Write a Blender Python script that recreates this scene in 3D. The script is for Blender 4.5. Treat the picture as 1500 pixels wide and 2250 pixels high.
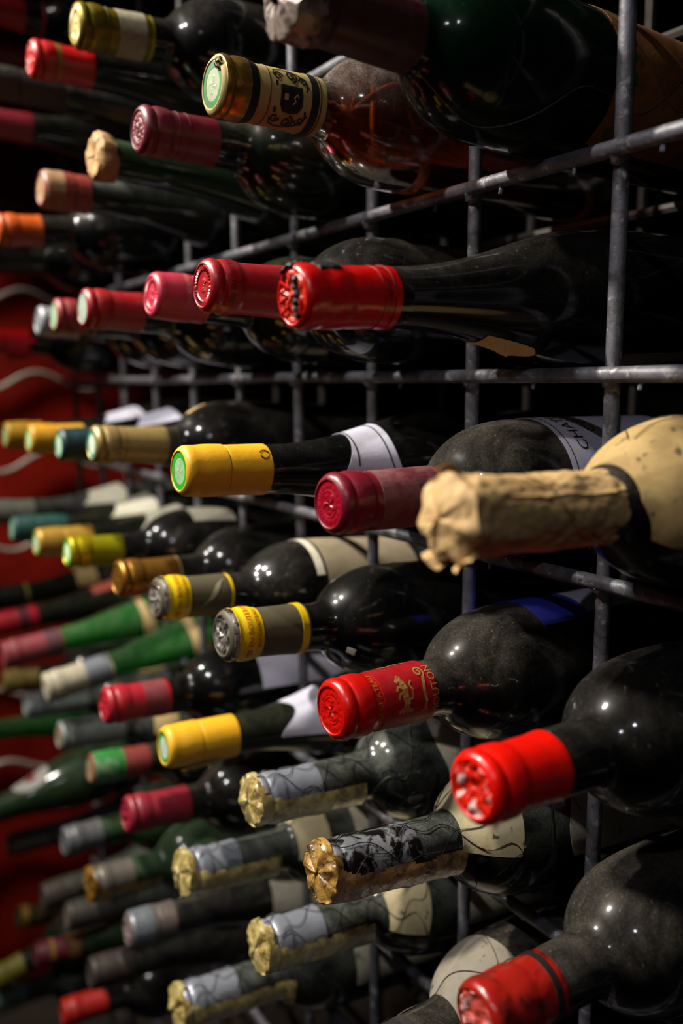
import bpy, bmesh, math, random
from math import sin, cos, pi, radians
from mathutils import Vector, Matrix, noise

for o in list(bpy.data.objects):
    bpy.data.objects.remove(o)
SC = bpy.context.scene
COL = SC.collection

# ------------------------------------------------------------------ camera
cam = bpy.data.cameras.new('camera')
cam.sensor_fit = 'VERTICAL'
cam.sensor_height = 36.0
cam.sensor_width = 24.0
cam.lens = 1830 / 2250 * 36
cam.clip_start = 0.01
cam.dof.use_dof = True
cam.dof.focus_distance = 0.435
cam.dof.aperture_fstop = 3.7
cam_ob = bpy.data.objects.new('camera', cam)
COL.objects.link(cam_ob)
cam_ob.matrix_world = Matrix(((0.55650, -0.12566, 0.82129, 0.27090),
                              (0.83079, 0.09596, -0.54825, -0.33502),
                              (-0.00992, 0.98742, 0.15780, -0.00105),
                              (0, 0, 0, 1)))
SC.camera = cam_ob

# ------------------------------------------------------------------ world, lamps, exposure
w = bpy.data.worlds.new('world')
SC.world = w
w.use_nodes = True
w.node_tree.nodes['Background'].inputs[0].default_value = (0.6, 0.65, 0.8, 1)
w.node_tree.nodes['Background'].inputs[1].default_value = 0.002
SC.view_settings.view_transform = 'Standard'
SC.view_settings.look = 'None'
SC.view_settings.gamma = 1.0
SC.view_settings.exposure = 0.5
SC.view_settings.use_curve_mapping = False


def lamp(name, loc, power, radius, color, aim=(-0.12, -0.1, -0.08), cone=75):
    """a small spot lamp, for the ceiling spots and the added lights"""
    l = bpy.data.lights.new(name, 'SPOT')
    l.energy = power
    l.shadow_soft_size = radius
    l.color = color
    l.spot_size = radians(cone)
    l.spot_blend = 1.0
    o = bpy.data.objects.new(name, l)
    o.location = loc
    o.rotation_euler = (Vector(aim) - Vector(loc)).to_track_quat('-Z', 'Y').to_euler()
    COL.objects.link(o)
    return o


# the aisle's ceiling spots, then an added fill and an added wall light
lamp('ceiling_or_fill_spot', (-0.56, -0.66, 0.84), 78.0, 0.022, (1.0, 0.93, 0.80), aim=(-0.22, -0.1, -0.16), cone=64)
lamp('ceiling_or_fill_spot', (-0.86, -0.56, 0.62), 17.0, 0.014, (1.0, 0.95, 0.86), aim=(-0.16, -0.1, -0.14), cone=66)
lamp('ceiling_or_fill_spot', (-0.15, -0.95, 1.02), 30.0, 0.018, (1.0, 0.96, 0.90), aim=(-0.20, -0.1, -0.14), cone=54)
lamp('ceiling_or_fill_spot', (0.62, -0.80, 0.72), 4.5, 0.012, (0.92, 0.92, 1.0), aim=(-0.10, -0.12, -0.14), cone=44)  # added fill for the sides that face the camera
lamp('ceiling_or_fill_spot', (-0.95, -0.90, 1.15), 190.0, 0.02, (1.0, 0.88, 0.72), aim=(-1.36, -0.08, -0.38), cone=36)  # added light, there only to brighten the red end wall

# ------------------------------------------------------------------ materials


def hexc(h):
    c = [int(h[i:i + 2], 16) / 255 for i in (0, 2, 4)]
    return tuple(x / 12.92 if x <= 0.04045 else ((x + 0.055) / 1.055) ** 2.4 for x in c) + (1,)


MATS = {}


class NT:
    def __init__(self, name):
        self.m = bpy.data.materials.new(name)
        self.m.use_nodes = True
        self.t = self.m.node_tree
        self.b = self.t.nodes['Principled BSDF']
        self.out = self.t.nodes['Material Output']

    def n(self, kind, **kw):
        x = self.t.nodes.new(kind)
        for k, v in kw.items():
            if k in x.inputs.keys():
                x.inputs[k].default_value = v
            else:
                setattr(x, k, v)
        return x

    def l(self, a, b):
        self.t.links.new(a, b)

    def set(self, **kw):
        for k, v in kw.items():
            self.b.inputs[k.replace('_', ' ')].default_value = v

    def noise(self, scale, detail=4, rough=0.6, coord='Object', dist=0.0):
        tc = self.n('ShaderNodeTexCoord')
        nz = self.n('ShaderNodeTexNoise')
        nz.inputs['Scale'].default_value = scale
        nz.inputs['Detail'].default_value = detail
        nz.inputs['Roughness'].default_value = rough
        nz.inputs['Distortion'].default_value = dist
        self.l(tc.outputs[coord], nz.inputs['Vector'])
        return nz.outputs['Fac']

    def ramp(self, fac, p0, c0, p1, c1):
        r = self.n('ShaderNodeValToRGB')
        r.color_ramp.elements[0].position = p0
        r.color_ramp.elements[0].color = c0
        r.color_ramp.elements[1].position = p1
        r.color_ramp.elements[1].color = c1
        self.l(fac, r.inputs['Fac'])
        return r.outputs['Color']

    def mapr(self, v, a, b, c, d):
        m = self.n('ShaderNodeMapRange')
        for i, x in zip((1, 2, 3, 4), (a, b, c, d)):
            m.inputs[i].default_value = x
        self.l(v, m.inputs[0])
        return m.outputs[0]

    def math(self, op, a, b):
        m = self.n('ShaderNodeMath', operation=op)
        for i, x in enumerate((a, b)):
            if isinstance(x, (int, float)):
                m.inputs[i].default_value = x
            else:
                self.l(x, m.inputs[i])
        return m.outputs[0]

    def mix(self, fac, a, b):
        m = self.n('ShaderNodeMix', data_type='RGBA')
        if isinstance(fac, (int, float)):
            m.inputs['Factor'].default_value = fac
        else:
            self.l(fac, m.inputs['Factor'])
        for nm, x in ((6, a), (7, b)):
            if isinstance(x, tuple):
                m.inputs[nm].default_value = x
            else:
                self.l(x, m.inputs[nm])
        return m.outputs[2]

    def bump(self, h, strength, dist=0.001):
        b = self.n('ShaderNodeBump')
        b.inputs['Strength'].default_value = strength
        b.inputs['Distance'].default_value = dist
        self.l(h, b.inputs['Height'])
        self.l(b.outputs[0], self.b.inputs['Normal'])


def mat_glass(name, base, dust=0.5, trans=0.0, dustcol='7d766c', speck=0.5, rough=0.10, ior=1.4):
    """bottle glass; dust lies on what faces up, thicker in patches"""
    key = ('glass', name)
    if key in MATS:
        return MATS[key]
    t = NT(name)
    t.set(Roughness=rough, IOR=ior)
    t.b.inputs['Transmission Weight'].default_value = trans
    t.b.inputs['Base Color'].default_value = hexc(base)
    if trans < 0.3:                                          # greasy film under a clean, sharp surface
        t.set(Roughness=0.34)
        t.b.inputs['Specular IOR Level'].default_value = 0.13
        t.b.inputs['Coat Weight'].default_value = 1.0
        t.b.inputs['Coat Roughness'].default_value = rough * 0.8
        t.b.inputs['Coat IOR'].default_value = ior
    geo = t.n('ShaderNodeNewGeometry')
    sep = t.n('ShaderNodeSeparateXYZ')
    t.l(geo.outputs['Normal'], sep.inputs[0])
    up = t.mapr(sep.outputs['Z'], -0.25, 0.55, 0.02, 1.0)
    patch = t.mapr(t.noise(24, 6, 0.68, dist=0.6), 0.38, 0.64, 0.12, 1.15)
    grain = t.mapr(t.noise(900, 2, 0.6), 0.42, 0.70, 0.55, 1.2)
    fac = t.math('MULTIPLY', t.math('MULTIPLY', up, patch), t.math('MULTIPLY', grain, dust))
    sp = t.mapr(t.noise(420, 1, 0.5), 0.70, 0.76, 0.0, speck * 0.5)
    fac = t.math('ADD', fac, t.math('MULTIPLY', sp, up))
    d = t.n('ShaderNodeBsdfDiffuse')
    d.inputs['Color'].default_value = hexc(dustcol)
    mx = t.n('ShaderNodeMixShader')
    t.l(fac, mx.inputs[0])
    t.l(t.b.outputs[0], mx.inputs[1])
    t.l(d.outputs[0], mx.inputs[2])
    t.l(mx.outputs[0], t.out.inputs['Surface'])
    t.bump(t.noise(60, 2), 0.04, 0.002)
    MATS[key] = t.m
    return t.m


def mat_cap(col, metallic=0.0, rough=0.38, wear=0.25, wearcol='3a2f2a', seed=0, bump=0.25, scale=140):
    key = ('cap', col, metallic, rough, wear, wearcol, seed, bump)
    if key in MATS:
        return MATS[key]
    t = NT('foil_' + col)
    t.set(Metallic=metallic, Roughness=rough)
    deep = tuple(x ** 1.18 for x in hexc(col)[:3]) + (1,)
    f = t.noise(scale, 6, 0.7)
    c = t.ramp(f, 0.30, hexc(wearcol), 0.58, deep)
    t.l(t.mix(wear, deep, c), t.b.inputs['Base Color'])
    t.l(t.mapr(f, 0.3, 0.7, min(1, rough + 0.18), max(0.05, rough - 0.08)), t.b.inputs['Roughness'])
    t.bump(t.noise(260, 3), bump, 0.0006)
    MATS[key] = t.m
    return t.m


def mat_flaky(col, under, thr=(0.5, 0.58), scale=90, rough=0.35, metallic=0.0):
    """foil or wax worn through in patches"""
    key = ('flaky', col, under, thr, scale)
    if key in MATS:
        return MATS[key]
    t = NT('flaked_' + col)
    t.set(Metallic=metallic, Roughness=rough)
    f = t.noise(scale, 7, 0.62, dist=0.8)
    t.l(t.ramp(f, thr[0], hexc(col), thr[1], hexc(under)), t.b.inputs['Base Color'])
    t.bump(f, 0.5, 0.0012)
    MATS[key] = t.m
    return t.m


def mat_paper(col, stain='7a6240', amt=0.5, scale=60, rough=0.75, bump=0.3, spots=0.0):
    key = ('paper', col, stain, amt, scale, spots)
    if key in MATS:
        return MATS[key]
    t = NT('paper_' + col)
    t.set(Roughness=rough)
    f = t.noise(scale, 7, 0.65, dist=0.5)
    c = t.mix(amt, hexc(col), t.ramp(f, 0.36, hexc(stain), 0.6, hexc(col)))
    if spots:
        g = t.mapr(t.noise(130, 2, 0.5), 0.66, 0.72, 0.0, spots)
        c = t.mix(g, c, hexc('2a2118'))
    t.l(c, t.b.inputs['Base Color'])
    t.bump(t.noise(500, 3), bump, 0.0004)
    MATS[key] = t.m
    return t.m


def mat_plain(name, col, rough=0.5, metallic=0.0):
    key = ('plain', name, col)
    if key in MATS:
        return MATS[key]
    t = NT(name)
    t.set(Roughness=rough, Metallic=metallic)
    f = t.noise(200, 3)
    c = hexc(col)
    dk = tuple(x * 0.75 for x in c[:3]) + (1,)
    t.l(t.ramp(f, 0.35, dk, 0.6, c), t.b.inputs['Base Color'])
    MATS[key] = t.m
    return t.m


def mat_rod():
    t = NT('painted_steel_rod')
    t.set(Roughness=0.5, Metallic=0.25)
    f = t.noise(55, 7, 0.7, dist=0.6)
    c = t.ramp(f, 0.30, hexc('2a241f'), 0.56, hexc('6c6b74'))
    g = t.mapr(t.noise(160, 3, 0.6), 0.60, 0.68, 0, 0.7)
    t.l(t.mix(g, c, hexc('a3a2a6')), t.b.inputs['Base Color'])
    t.bump(t.noise(220, 4, 0.7), 0.5, 0.0008)
    return t.m


def mat_wall(name, c0, c1, scale=4, rough=0.85):
    t = NT(name)
    t.set(Roughness=rough)
    t.b.inputs['Specular IOR Level'].default_value = 0.1
    f = t.noise(scale, 8, 0.65)
    t.l(t.ramp(f, 0.35, hexc(c0), 0.65, hexc(c1)), t.b.inputs['Base Color'])
    t.bump(t.noise(scale * 8, 6, 0.7), 0.5, 0.004)
    return t.m


def mat_cello(col, stain):
    key = ('cello', col)
    if key in MATS:
        return MATS[key]
    t = NT('aged_cellophane')
    t.set(Roughness=0.22, IOR=1.45)
    f = t.noise(110, 6, 0.7, dist=0.6)
    t.l(t.ramp(f, 0.36, hexc(stain), 0.56, hexc(col)), t.b.inputs['Base Color'])
    t.b.inputs['Transmission Weight'].default_value = 0.35
    t.bump(t.noise(170, 5, 0.7, dist=0.5), 0.7, 0.0015)
    MATS[key] = t.m
    return t.m


# ------------------------------------------------------------------ mesh helpers


def link(name, me, mat=None, parent=None, smooth=True, angle=38):
    if smooth:
        for p in me.polygons:
            p.use_smooth = True
        me.set_sharp_from_angle(angle=radians(angle))
    o = bpy.data.objects.new(name, me)
    if mat:
        me.materials.append(mat)
    COL.objects.link(o)
    if parent:
        o.parent = parent
    return o


def mesh(verts, faces, name='mesh'):
    me = bpy.data.meshes.new(name)
    me.from_pydata([tuple(v) for v in verts], [], faces)
    me.update()
    return me


def interp(pts, n):
    """monotone-ish smooth resample of (s, r) points"""
    out = []
    for i in range(len(pts) - 1):
        p0 = pts[max(i - 1, 0)]
        p1, p2 = pts[i], pts[i + 1]
        p3 = pts[min(i + 2, len(pts) - 1)]
        for k in range(n):
            t = k / n
            a = []
            for c in (0, 1):
                a.append(0.5 * (2 * p1[c] + (p2[c] - p0[c]) * t + (2 * p0[c] - 5 * p1[c] + 4 * p2[c] - p3[c]) * t * t
                                + (-p0[c] + 3 * p1[c] - 3 * p2[c] + p3[c]) * t ** 3))
            out.append(tuple(a))
    out.append(pts[-1])
    return out


def lathe(pts, seg=48, cap0=False, cap1=False, disp=None):
    """surface of revolution about local Z: pts = (s, r)"""
    V, F = [], []
    for s, r in pts:
        for k in range(seg):
            a = 2 * pi * k / seg
            rr, ss = (r, s) if disp is None else disp(s, r, a)
            V.append((rr * cos(a), rr * sin(a), ss))
    n = len(pts)
    for i in range(n - 1):
        for k in range(seg):
            k2 = (k + 1) % seg
            F.append((i * seg + k, (i + 1) * seg + k, (i + 1) * seg + k2, i * seg + k2))
    if cap0:
        F.append(tuple(range(seg)))
    if cap1:
        F.append(tuple(reversed(range((n - 1) * seg, n * seg))))
    return mesh(V, F)


def rfun(pts):
    pts = [p for i, p in enumerate(pts) if i == 0 or p[0] > max(q[0] for q in pts[:i])]

    def f(s):
        if s <= pts[0][0]:
            return pts[0][1]
        for (a, b), (c, d) in zip(pts, pts[1:]):
            if s <= c:
                return b + (d - b) * (s - a) / (c - a)
        return pts[-1][1]
    return f


def patch(rf, s0, s1, a0, a1, off=0.0004, ns=10, na=24, edge0=None, edge1=None, curl=None):
    """a sheet stuck to the surface of revolution rf; edges may wander, corners may lift. degrees"""
    V, F = [], []
    for j in range(na + 1):
        v = j / na
        a = radians(a0 + (a1 - a0) * v)
        e0 = s0 + (edge0(v) if edge0 else 0)
        e1 = s1 + (edge1(v) if edge1 else 0)
        for i in range(ns + 1):
            u = i / ns
            s = e0 + (e1 - e0) * u
            r = rf(s) + off + (curl(u, v) if curl else 0)
            V.append((r * cos(a), r * sin(a), s))
    for j in range(na):
        for i in range(ns):
            p = j * (ns + 1) + i
            F.append((p, p + 1, p + ns + 2, p + ns + 1))
    # give the sheet a little thickness
    n = len(V)
    T = 0.00018
    for x, y, z in list(V):
        q = math.hypot(x, y)
        k = (q - T) / q
        V.append((x * k, y * k, z))
    F2 = [tuple(reversed([i + n for i in f])) for f in F]
    rim = []
    idx = lambda j, i: j * (ns + 1) + i
    loop = [idx(0, i) for i in range(ns)] + [idx(j, ns) for j in range(na)] + \
           [idx(na, i) for i in range(ns, 0, -1)] + [idx(j, 0) for j in range(na, 0, -1)]
    for p, q in zip(loop, loop[1:] + loop[:1]):
        rim.append((q, p, p + n, q + n))
    return mesh(V, F + F2 + rim)


def tube(paths, rad, sides=6, closed=False):
    """joined round wires through the given polylines"""
    V, F = [], []
    for P in paths:
        P = [Vector(p) for p in P]
        b = len(V)
        prev = None
        for i, p in enumerate(P):
            d = (P[min(i + 1, len(P) - 1)] - P[max(i - 1, 0)]).normalized()
            if prev is None:
                n = d.orthogonal().normalized()
            else:
                n = (prev - d * prev.dot(d)).normalized()
            prev = n
            m = d.cross(n)
            r = rad(i / max(1, len(P) - 1)) if callable(rad) else rad
            for k in range(sides):
                a = 2 * pi * k / sides
                V.append(p + n * (r * cos(a)) + m * (r * sin(a)))
        for i in range(len(P) - 1):
            for k in range(sides):
                k2 = (k + 1) % sides
                F.append((b + i * sides + k, b + i * sides + k2, b + (i + 1) * sides + k2, b + (i + 1) * sides + k))
        F.append(tuple(b + k for k in reversed(range(sides))))
        F.append(tuple(b + (len(P) - 1) * sides + k for k in range(sides)))
    return mesh(V, F)


def box(x0, x1, y0, y1, z0, z1):
    V = [(x, y, z) for x in (x0, x1) for y in (y0, y1) for z in (z0, z1)]
    F = [(0, 1, 3, 2), (4, 6, 7, 5), (0, 4, 5, 1), (2, 3, 7, 6), (0, 2, 6, 4), (1, 5, 7, 3)]
    return mesh(V, F)


def text_geo(s, size):
    """flat triangles of a line of lettering, centred on its own box"""
    cu = bpy.data.curves.new('lettering', 'FONT')
    cu.body = s
    cu.size = size
    cu.resolution_u = 2
    cu.align_x = 'CENTER'
    cu.align_y = 'CENTER'
    ob = bpy.data.objects.new('lettering', cu)
    COL.objects.link(ob)
    dg = bpy.context.evaluated_depsgraph_get()
    dg.update()
    me = bpy.data.meshes.new_from_object(ob.evaluated_get(dg))
    V = [(v.co.x, v.co.y) for v in me.vertices]
    F = [tuple(p.vertices) for p in me.polygons]
    bpy.data.objects.remove(ob)
    bpy.data.curves.remove(cu)
    bpy.data.meshes.remove(me)
    return V, F


def wrap_flat(V, F, rf, s0, a0, off=0.00032, up='front', stretch=1.0):
    """lay flat (x, y) artwork on the surface: up='front' sets letter tops to the cork, reading towards the top"""
    out = []
    r0 = rf(s0)
    for x, y in V:
        if up == 'front':
            s, a = s0 - y, radians(a0) - x * stretch / r0
        else:                                    # up = towards the top of the bottle as it lies
            s, a = s0 + x, radians(a0) - y / r0
        r = rf(s) + off
        out.append((r * cos(a), r * sin(a), s))
    return mesh(out, F)


def text_on(parent, s, size, rf, s0, a0, mat, up='front', off=0.00032, stretch=1.0):
    V, F = text_geo(s, size)
    return link('lettering', wrap_flat(V, F, rf, s0, a0, off, up, stretch), mat, parent, smooth=False)


def ribbon2d(pts, wd):
    V, F = [], []
    n = len(pts)
    for i, (x, y) in enumerate(pts):
        x0, y0 = pts[max(i - 1, 0)]
        x1, y1 = pts[min(i + 1, n - 1)]
        dx, dy = x1 - x0, y1 - y0
        q = math.hypot(dx, dy) or 1
        h = (wd(i / (n - 1)) if callable(wd) else wd) / 2
        V += [(x - dy / q * h, y + dx / q * h), (x + dy / q * h, y - dx / q * h)]
    for i in range(n - 1):
        F.append((2 * i, 2 * i + 1, 2 * i + 3, 2 * i + 2))
    return V, F


def fill2d(poly, cell=0.0012):
    """a filled outline cut into small faces, so that it can follow a curved surface"""
    bm = bmesh.new()
    bm.faces.new([bm.verts.new((x, y, 0)) for x, y in poly])
    for ax in (0, 1):
        lo = min(p[ax] for p in poly)
        hi = max(p[ax] for p in poly)
        k = lo + cell
        while k < hi:
            co = [0, 0, 0]
            no = [0, 0, 0]
            co[ax], no[ax] = k, 1
            bmesh.ops.bisect_plane(bm, geom=bm.verts[:] + bm.edges[:] + bm.faces[:], plane_co=co, plane_no=no)
            k += cell
    bm.verts.index_update()
    V = [(v.co.x, v.co.y) for v in bm.verts]
    F = [tuple(v.index for v in f.verts) for f in bm.faces]
    bm.free()
    return V, F


def join2d(parts):
    V, F = [], []
    for v, f in parts:
        b = len(V)
        V += v
        F += [tuple(i + b for i in t) for t in f]
    return V, F


def tag(o, label=None, cat=None, group=None, kind=None):
    if label:
        o['label'] = label
    if cat:
        o['category'] = cat
    if group:
        o['group'] = group
    if kind:
        o['kind'] = kind
    return o


# ------------------------------------------------------------------ the room
def struct(name, me, m):
    o = link(name, me, m, smooth=False)
    o['kind'] = 'structure'
    return o


struct('floor', box(-1.42, 1.6, -1.9, 0.72, -1.30, -1.24), mat_wall('cellar_floor', '1c1815', '2e2824', 5))
struct('ceiling', box(-1.42, 1.6, -1.9, 0.72, 1.30, 1.36), mat_wall('cellar_ceiling', '1a1614', '2a2522', 5))
struct('wall_back', box(-1.42, 1.6, 0.66, 0.72, -1.24, 1.30), mat_wall('shade_dark_stone', '050404', '0b0908', 6))  # back wall coloured near black to stand for its lack of light
struct('wall_left', box(-1.42, -1.36, -1.9, 0.66, -1.24, 1.30), mat_wall('red_plaster', '5c0a03', '801405', 9))

# ------------------------------------------------------------------ the rack
ROD = mat_rod()
RS = 0.104                                     # height of a row
rack = bpy.data.objects.new('wine_rack', None)
COL.objects.link(rack)
rack.location = (0, 0, -1.24)
tag(rack, 'grey welded steel grid rack with square cells holding all the bottles', 'rack')


def rk(name, me, lab=None):
    o = link(name, me, ROD, rack)
    o.matrix_parent_inverse = Matrix.Translation((0, 0, 1.24))
    return o


REAR = mat_plain('shade_dark_rod', '37322e', 0.6, 0.2)  # rear rods darkened in colour for the shade behind the bottles


def rkr(name, me):
    o = rk(name, me)
    o.data.materials[0] = REAR
    return o




def wob(a, b, n, amp, sd):
    """a rod that is not quite straight"""
    a, b = Vector(a), Vector(b)
    out = []
    for i in range(n + 1):
        t = i / n
        p = a.lerp(b, t)
        q = noise.noise_vector(Vector((sd * 7.3, t * 5, 0.5))) * amp
        out.append(p + q)
    return out


XS = [-0.1 * k for k in range(-3, 10)]
ZS = [RS * j for j in range(-9, 7)]
for i, x in enumerate(XS):
    rk('vertical_rod', tube([wob((x, 0.0065, -1.24), (x, 0.0065, 0.70), 40, 0.0009, i)], 0.0040, 10))
for j, z in enumerate(ZS):
    rk('horizontal_rod', tube([wob((-0.93, 0, z), (0.34, 0, z), 40, 0.0011, 50 + j)], 0.0040, 10))
for i, x in enumerate(XS):
    rkr('rear_vertical_rod', tube([wob((x, 0.1565, -1.24), (x, 0.1565, 0.70), 20, 0.0009, 80 + i)], 0.0038, 8))
for j, z in enumerate(ZS):
    rkr('rear_horizontal_rod', tube([wob((-0.93, 0.15, z), (0.34, 0.15, z), 20, 0.0009, 120 + j)], 0.0038, 8))
for x in (XS[0], XS[-1]):
    for z in ZS[::3]:
        rk('tie_rod', tube([[(x - 0.007, 0.0, z - 0.007), (x - 0.007, 0.16, z - 0.007)]], 0.003, 8))
# blobs of weld where the near rods cross
for x in XS[2:8]:
    for z in ZS[4:11]:
        me = lathe([(-0.0045, 0.0005), (-0.003, 0.0032), (0, 0.0046), (0.003, 0.003), (0.0045, 0.0005)], 8,
                   disp=lambda s, r, a: (r * (1 + 0.35 * sin(3 * a + s * 900)), s))
        o = rk('weld', me)
        o.location = (x + 0.0015, 0.003, z - 0.003)
# cut wire stubs that stick out under the near rods
for x, z in ((-0.072, RS), (-0.022, RS), (0.028, RS), (-0.126, RS), (-0.045, 0), (0.022, 0), (-0.16, 0), (-0.075, -RS)):
    rk('wire_stub', tube([[(x, 0.0, z - 0.003), (x, -0.001, z - 0.0075)]], 0.0012, 6))
rk('diagonal_brace', tube([[(-0.096, 0.075, -0.329), (0.09, 0.075, -0.315)]], 0.0042, 10))

# wavy wire shelves against the red end wall
wavy = bpy.data.objects.new('wavy_wire_shelf', None)
COL.objects.link(wavy)
wavy.location = (-1.25, 0, -1.24)
tag(wavy, 'shelf of wavy grey wires in front of the red end wall', 'rack')
WV = mat_plain('dull_wire', '8a8480', 0.5, 0.2)
for j in range(-5, 5):
    z0 = 0.139 * j
    o = link('wavy_wire', tube([[(-1.25, y, z0 + 0.016 * sin(y / 0.17 * 2 * pi + j * 0.5))
                                for y in [-0.40 + 0.0125 * i for i in range(49)]]], 0.0042, 8), WV, wavy)
    o.matrix_parent_inverse = Matrix.Translation((1.25, 0, 1.24))
for y in (-0.40, 0.20):
    o = link('post', tube([[(-1.25, y, -1.24), (-1.25, y, 0.72)]], 0.006, 8), WV, wavy)
    o.matrix_parent_inverse = Matrix.Translation((1.25, 0, 1.24))

# ------------------------------------------------------------------ bottle shapes: (distance from the mouth, radius)
BORD = [(0.003, 0.0139), (0.030, 0.0141), (0.058, 0.0146), (0.064, 0.0151), (0.068, 0.0163), (0.0715, 0.0191), (0.075, 0.0229),
        (0.080, 0.0271), (0.086, 0.0307), (0.093, 0.0336), (0.101, 0.0357), (0.111, 0.0369), (0.123, 0.0374),
        (0.140, 0.0375), (0.274, 0.0373), (0.282, 0.0360), (0.287, 0.0330), (0.289, 0.0280), (0.288, 0.018), (0.280, 0.006), (0.278, 0.0)]
BURG = [(0.003, 0.0136), (0.040, 0.0140), (0.062, 0.0146), (0.076, 0.0158), (0.090, 0.0178), (0.104, 0.0206),
        (0.118, 0.0241), (0.132, 0.0279), (0.146, 0.0316), (0.160, 0.0346), (0.176, 0.0368), (0.194, 0.0379), (0.210, 0.0382),
        (0.276, 0.0380), (0.285, 0.0365), (0.290, 0.0330), (0.291, 0.028), (0.289, 0.018), (0.276, 0.006), (0.274, 0.0)]
HOCK = [(0.003, 0.0133), (0.040, 0.0136), (0.065, 0.0143), (0.080, 0.0156), (0.100, 0.0184), (0.125, 0.0226),
        (0.150, 0.0268), (0.175, 0.0306), (0.200, 0.0335), (0.222, 0.0352), (0.240, 0.0358), (0.312, 0.0357),
        (0.320, 0.0343), (0.324, 0.031), (0.325, 0.027), (0.323, 0.015), (0.320, 0.0)]
RIOJA = [(0.003, 0.0139), (0.040, 0.0142), (0.066, 0.0146), (0.078, 0.0153)] + [(a_ + 0.0145, b_) for a_, b_ in BORD[4:13]] + BORD[13:]
SHAPES = {'rioja': RIOJA, 'bord': BORD, 'burg': BURG, 'hock': HOCK}

GLASS = {
    'dark': lambda: mat_glass('dark_bottle_glass', '040506', 0.13),
    'clean': lambda: mat_glass('clean_dark_bottle_glass', '030405', 0.05, speck=0.2),
    'dusty': lambda: mat_glass('dusty_dark_bottle_glass', '040506', 0.30),
    'olive': lambda: mat_glass('olive_bottle_glass', '080d07', 0.16, dustcol='6f6f5c'),
    'moss': lambda: mat_glass('moss_green_bottle_glass', '12280f', 0.50, trans=0.0, dustcol='60725a'),
    'green': lambda: mat_glass('bright_green_bottle_glass', '0f7a1a', 0.66, trans=0.5, dustcol='66785f', speck=0.2),
    'amber': lambda: mat_glass('amber_bottle_glass', '8a3a0c', 0.42, trans=0.92, dustcol='9a938c', speck=0.2),
    'mouldy': lambda: mat_glass('mouldy_bottle_glass', '080b0a', 0.60, dustcol='777b74', speck=0.2),
}

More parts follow.
